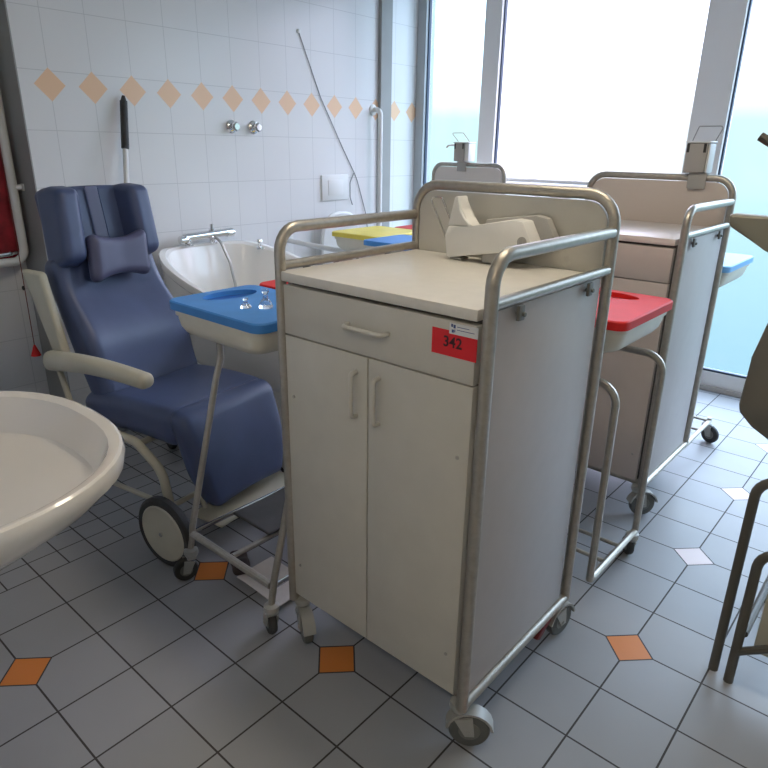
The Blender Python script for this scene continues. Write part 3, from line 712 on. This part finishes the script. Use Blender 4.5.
# ------------------------------------------------------------------ bath tub
tu = thing('bathtub', 'white high-backed care bathtub behind the blue chair', 'bathtub', (-1.585, 1.675, 0))
def tub():
    bm = bmesh.new(); L, Wd = 1.35, 0.82
    def rim(x): return 0.835 - 0.125*min(1, max(0, (x-0.10)/0.55))**1.0 - 0.0*x
    def loop(s, z=None, dz=0, sx=None):
        pts = []
        for k in range(64):
            th = 2*PI*k/64; c, s_ = math.cos(th), math.sin(th)
            x = L/2 + (L/2)*(sx or s)*math.copysign(abs(c)**0.65, c); y = (Wd/2)*s*math.copysign(abs(s_)**0.75, s_)
            pts.append((x, y, (rim(x)+dz) if z is None else z))
        return pts
    LP = [loop(0.75, 0.28, sx=0.85), loop(0.88, 0.34, sx=0.92), loop(0.96, dz=-0.22, sx=0.97), loop(0.97, dz=-0.05, sx=0.985), loop(1.0, dz=-0.035), loop(1.005, dz=-0.012), loop(0.995, dz=0.0), loop(0.93, dz=0.0, sx=0.955), loop(0.90, dz=-0.012, sx=0.93), loop(0.87, dz=-0.08, sx=0.90), loop(0.76, dz=-0.26, sx=0.84), loop(0.64, 0.40, sx=0.76), loop(0.40, 0.38, sx=0.5)]
    loft(bm, LP); return bm
obj('tub_shell', tub(), acrylic, tu)
obj('plinth', B((0.12, -0.20, 0.0), (1.18, 0.20, 0.285), 0.02), acrylic, tu)
tp = thing('bath_mixer_tap', 'chrome bath mixer bar on the wall end of the bathtub', 'tap', (-1.515, 1.715, 0.838))
b_ = bmesh.new(); tube(b_, [(0, -0.155, 0.045), (0, 0.155, 0.055)], 0.021, seg=14); obj('mixer_bar', b_, chrome, tp)
for y in (-0.13, 0.03):
    b_ = bmesh.new(); lathe(b_, [(0.024, 0.0), (0.024, 0.006), (0.013, 0.010), (0.013, 0.038)], (0, y, 0), seg=16); obj('pillar', b_, chrome, tp)
b_ = bmesh.new(); lathe(b_, [(0.021, 0), (0.023, 0.01), (0.021, 0.045)], (0, 0.120, 0.048), 'Y', 16); obj('knob', b_, chrome, tp)
b_ = bmesh.new(); lathe(b_, [(0.021, 0.045), (0.023, 0.035), (0.021, 0)], (0, -0.185, 0.034), 'Y', 16); obj('knob', b_, chrome, tp)
b_ = bmesh.new(); cyl(b_, (0, 0.02, 0.0), (0, 0.02, 0.082), 0.015, 12); cyl(b_, (0, 0.02, 0.08), (0, 0.02, 0.105), 0.009, 12); obj('diverter', b_, chrome, tp)
b_ = bmesh.new(); tube(b_, [(0.015, 0.035, 0.03), (0.05, 0.04, 0.01), (0.11, 0.05, -0.10), (0.15, 0.06, -0.28), (0.2, 0.03, -0.40)], 0.008, 0.06); obj('shower_hose', b_, mat('grey hose', (0.45, 0.45, 0.44), 0.4, 0.4), tp)
b_ = bmesh.new(); lathe(b_, [(0.022, 0), (0.020, 0.012), (0.008, 0.016), (0.010, 0.035), (0.018, 0.045), (0.014, 0.055)], (0, 0, 0), seg=14)
o = obj('tub_plug_knob', b_, chrome, None, True, (-1.36, 1.945, 0.80)); tag(o, 'small chrome overflow knob on the bathtub rim, right of the mixer', 'knob')

# ------------------------------------------------------------------ wall fittings on the tiled wall
def valve(label, y):
    b_ = bmesh.new(); lathe(b_, [(0.036, 0.0), (0.036, 0.006), (0.030, 0.012), (0.018, 0.016), (0.018, 0.030)], (0, 0, 0), 'X', 24)
    t = thing('wall_valve', label, 'valve', (XW+0.0005, y, 1.457), 0, 'chrome wall valves above the bathtub')
    obj('rosette', b_, chrome, t)
    b_ = bmesh.new(); lathe(b_, [(0.022, 0.030), (0.026, 0.036), (0.026, 0.052), (0.018, 0.060)], (0, 0, 0), 'X', 8); obj('knob', b_, chrome, t)
valve('left one of the two round chrome wall valves above the bathtub', 1.974)
valve('right one of the two round chrome wall valves above the bathtub', 2.130)
t = thing('flush_plate', 'white square toilet flush plate on the tiled wall', 'flush plate', (XW+0.0005, 2.79, 1.10))
obj('plate', B((0, -0.125, -0.082), (0.012, 0.125, 0.082), 0.004), white_p, t)
obj('button', B((0.0125, -0.07, -0.05), (0.016, 0.07, 0.05), 0.002), white_p, t)
# toilet
t = thing('toilet', 'white wall-hung toilet with raised lid under the flush plate', 'toilet', (XW+0.001, 2.77, 0))
b_ = bmesh.new(); LP = []
for s, z, xo in ((0.35, 0.12, 0.0), (0.62, 0.15, 0.0), (0.86, 0.26, 0.0), (0.98, 0.38, 0), (1.0, 0.41, 0), (0.80, 0.412, 0.0), (0.74, 0.38, 0), (0.45, 0.24, 0)):
    L_ = []
    for k in range(32):
        th = 2*PI*k/32; L_.append((max(0.0, 0.22 + 0.25*s*math.cos(th)), 0.18*s*math.sin(th)*(1 if math.cos(th) > 0 else 1.05), z))
    LP.append(L_)
loft(b_, LP); obj('bowl', b_, ceramic, t)
def oval(s, x, z0): return [(x, 0.185*s*math.copysign(abs(math.cos(2*PI*k/32))**0.7, math.cos(2*PI*k/32)), z0 + 0.25*s*math.copysign(abs(math.sin(2*PI*k/32))**0.8, math.sin(2*PI*k/32))) for k in range(32)]
b_ = bmesh.new(); loft(b_, [oval(0.97, 0.060, 0.70), oval(1, 0.067, 0.70), oval(1, 0.082, 0.70), oval(0.95, 0.090, 0.70)]); obj('lid', b_, white_p, t)
b_ = bmesh.new(); cyl(b_, (0.06, -0.09, 0.43), (0.06, 0.09, 0.43), 0.012); cyl(b_, (0.07, -0.07, 0.41), (0.07, -0.07, 0.47), 0.01); cyl(b_, (0.07, 0.07, 0.41), (0.07, 0.07, 0.47), 0.01); obj('hinge', b_, white_p, t)
# grab rails
t = thing('grab_rail', 'white fold-down grab rail jutting from the wall, left of the toilet', 'grab rail', (XW+0.0005, 2.35, 0.79))
obj('rail', T([(0.0, 0, 0.0), (0.72, 0, -0.025), (0.72, 0, -0.16), (0.0, 0, -0.16)], 0.016, 0.06, 12), white_t, t)
obj('wall_plate', B((0, -0.05, -0.21), (0.012, 0.05, 0.05), 0.003), white_p, t)
t = thing('grab_rail', 'tall vertical white grab rail on the wall, right of the flush plate', 'grab rail', (XW+0.0005, 3.17, 0))
obj('rail', T([(0.0, 0.0, 1.60), (0.072, 0.0, 1.60), (0.072, 0.0, 0.55), (0.0, 0.0, 0.55)], 0.017, 0.04, 12), white_t, t)
for z in (1.60, 0.55):
    b_ = bmesh.new(); lathe(b_, [(0.036, 0), (0.036, 0.006), (0.026, 0.012)], (0, 0, z), 'X', 24); obj('rosette', b_, white_p, t)
t = thing('grab_rail', 'white tubular grab rail at the upper left edge beside the red bag', 'grab rail', (XL+0.0005, 0.825, 0))
obj('rail', T([(0.0, 0.0, 1.95), (0.10, 0.0, 1.95), (0.10, 0.0, 0.815), (0.10, -0.40, 0.815), (0.0, -0.40, 0.815)], 0.020, 0.055, 14), white_t, t)
for y, z in ((0, 1.95), (-0.40, 0.815)):
    b_ = bmesh.new(); lathe(b_, [(0.04, 0), (0.04, 0.006), (0.028, 0.012)], (0, y, z), 'X', 24); obj('rosette', b_, white_p, t)
b_ = bmesh.new(); tube(b_, [(0.10, 0.0, 1.155), (0.125, 0.045, 1.16)], 0.014); box(b_, (0.105, 0.030, 1.142), (0.14, 0.080, 1.175), 0.005); obj('clamp', b_, white_p, t)
b_ = bmesh.new()
tube(b_, [(0.125, 0.062, 1.144), (0.125, 0.070, 1.085)], 0.009)
ringp = [(0.125, 0.072+0.014*math.cos(2*PI*k/12), 1.068+0.02*math.sin(2*PI*k/12)) for k in range(13)]
tube(b_, ringp, 0.005, 0.001, 8); obj('hook', b_, white_p, t)
# red bag
t = thing('red_bag', 'dark red bag hanging behind the white grab rail at the left edge', 'bag', (XL+0.0005, 0.665, 0.80))
obj('bag_body', rbox(0.060, 0.35, 0.62, 0.014, (3, 10, 14), lambda p: Vector((p.x+0.033+0.006*math.sin(p.z*40+p.y*9), p.y, p.z+0.31))), red_bag, t)
obj('strap', T([(0.03, -0.10, 0.60), (0.03, -0.06, 0.75), (0.03, 0.06, 0.75), (0.03, 0.10, 0.60)], 0.008, 0.03, 8), red_bag, t)
b_ = bmesh.new(); tube(b_, [(0.075, -0.06, 0.05), (0.10, 0.0, 0.05), (0.10, 0.10, 0.055), (0.075, 0.13, 0.055)], 0.011, 0.03); obj('handle', b_, chrome, t)
b_ = bmesh.new(); box(b_, (0.02, -0.03, 0.748), (0.04, 0.03, 0.765), 0.003); cyl(b_, (0, 0, 0.757), (0.03, 0, 0.757), 0.006); obj('wall_hook', b_, chrome, t)
# pull cord with red triangle
t = thing('pull_cord', 'thin red pull cord with red cone handle, beside the grab rail at left', 'pull cord', (-1.705, 0.775, 0))
obj('cord', T([(0, 0, ZC-0.015), (0.002, 0.006, 1.2), (0, 0, 0.405)], 0.0022, 0.5, 6), cord_r, t)
b_ = bmesh.new(); lathe(b_, [(0.004, 0.055), (0.008, 0.045), (0.024, 0.0), (0.018, -0.001)], (0, 0, 0.352), seg=16); obj('pull_handle', b_, red_m, t)
b_ = bmesh.new(); lathe(b_, [(0.03, 0.0), (0.03, -0.012), (0.01, -0.016)], (0, 0, ZC-0.0005), seg=16); obj('ceiling_rose', b_, white_p, t)
# grey cord across the wall
t = thing('alarm_cord', 'thin grey cord strung diagonally across the tiled wall past the flush plate', 'cord', (XW+0.006, 2.67, 0))
obj('cord', T([(0, -0.17, 2.0), (0, 0.0, 1.652), (0, 0.20, 1.345), (0, 0.33, 1.16), (0, 0.43, 0.906), (0, 0.46, 0.7)], 0.0028, 0.4, 6), cord_m, t)
obj('cord_loop', T([(0.004, 0.30, 1.19), (0.004, 0.262, 1.13), (0.004, 0.262, 1.03), (0.004, 0.285, 0.98)], 0.0035, 0.05, 6), cord_m, t)
b_ = bmesh.new(); lathe(b_, [(0.012, -0.006), (0.012, 0.004), (0.006, 0.008)], (0, -0.17, 2.0), 'X', 12); obj('wall_hook', b_, white_p, t)
# mop pole
t = thing('mop_pole', 'white pole with black grip leaning on the wall behind the blue chair', 'pole', (-1.33, 1.06, 0))
P0, P1 = Vector((0, 0, 0.03)), Vector((-0.245, 0.275, 1.60))
def pt(k): return tuple(P0 + (P1-P0)*k)
obj('pole', T([pt(0), pt(0.83)], 0.013, seg=12), white_t, t)
b_ = bmesh.new(); tube(b_, [pt(0.832), pt(0.97)], 0.0185, seg=14, taper=0.95); tube(b_, [pt(0.969), pt(0.985)], 0.015, seg=14, taper=0.5); obj('grip', b_, rubber, t)
obj('mop_head', B((-0.05, -0.14, 0.0), (0.05, 0.10, 0.032), 0.012), mat('mop grey', (0.3, 0.3, 0.3), 0.9), t)

# ------------------------------------------------------------------ dark chair cut off by the right edge
t = thing('shower_chair', 'dark olive grey tubular care chair cut off by the right edge', 'chair', (1.40, 1.28, 0))
def legs(bm, x, y, h, w, d): tube(bm, [(x, y, 0.0), (x, y, h), (x+w, y, h), (x+w, y, 0.0)], 0.0125, 0.055, 12)
b_ = bmesh.new(); legs(b_, 0.008, 0.0, 0.605, 0.47, 0); obj('outer_hoop', b_, olive, t)
b_ = bmesh.new(); legs(b_, 0.052, -0.02, 0.425, 0.38, 0); obj('inner_hoop', b_, olive, t)
b_ = bmesh.new(); legs(b_, 0.055, 0.42, 0.605, 0.38, 0); obj('rear_hoop', b_, olive, t)
b_ = bmesh.new(); tube(b_, [(0.053, -0.02, 0.10), (0.43, -0.02, 0.38)], 0.011); tube(b_, [(0.058, 0.0, 0.15), (0.058, 0.42, 0.15)], 0.011); tube(b_, [(0.43, 0.0, 0.15), (0.43, 0.42, 0.15)], 0.011)
tube(b_, [(0.09, 0.0, 0.602), (0.09, 0.42, 0.602)], 0.011); tube(b_, [(0.40, 0.0, 0.602), (0.40, 0.42, 0.602)], 0.011); obj('brace', b_, olive, t)
obj('lower_panel', B((0.085, 0.01, 0.10), (0.40, 0.025, 0.36), 0.006), beige, t)
pp = [(-0.072, 0.775), (-0.066, 0.90), (-0.050, 0.985), (-0.02, 1.06), (0.05, 1.10), (0.45, 1.10), (0.50, 1.05), (0.50, 0.74), (0.45, 0.70), (0.02, 0.695), (-0.035, 0.725), (-0.067, 0.755)]
obj('seat_panel', prism(pp, 'Y', 0.0, 0.045, 0.006), olive_p, t)
b_ = bmesh.new(); tube(b_, [(0.09, 0.02, 0.60), (0.09, 0.02, 0.72)], 0.011); tube(b_, [(0.40, 0.02, 0.60), (0.40, 0.02, 0.72)], 0.011); obj('upright', b_, olive, t)
ar = [(a_, b_-0.022) for a_, b_ in [(-0.176, 1.246), (-0.172, 1.218), (-0.09, 1.172), (0.02, 1.12), (0.20, 1.11), (0.30, 1.15), (0.28, 1.235), (0.10, 1.242)]]
obj('armrest', prism(ar, 'Y', 0.0, 0.05, 0.007), mat('olive armrest', (0.21, 0.20, 0.155), 0.5), t)
b_ = bmesh.new(); tube(b_, [(-0.147, 0.02, 1.392), (-0.10, 0.02, 1.365), (0.25, 0.02, 1.30), (0.25, 0.02, 1.09)], 0.010, 0.03); obj('lever', b_, olive, t)
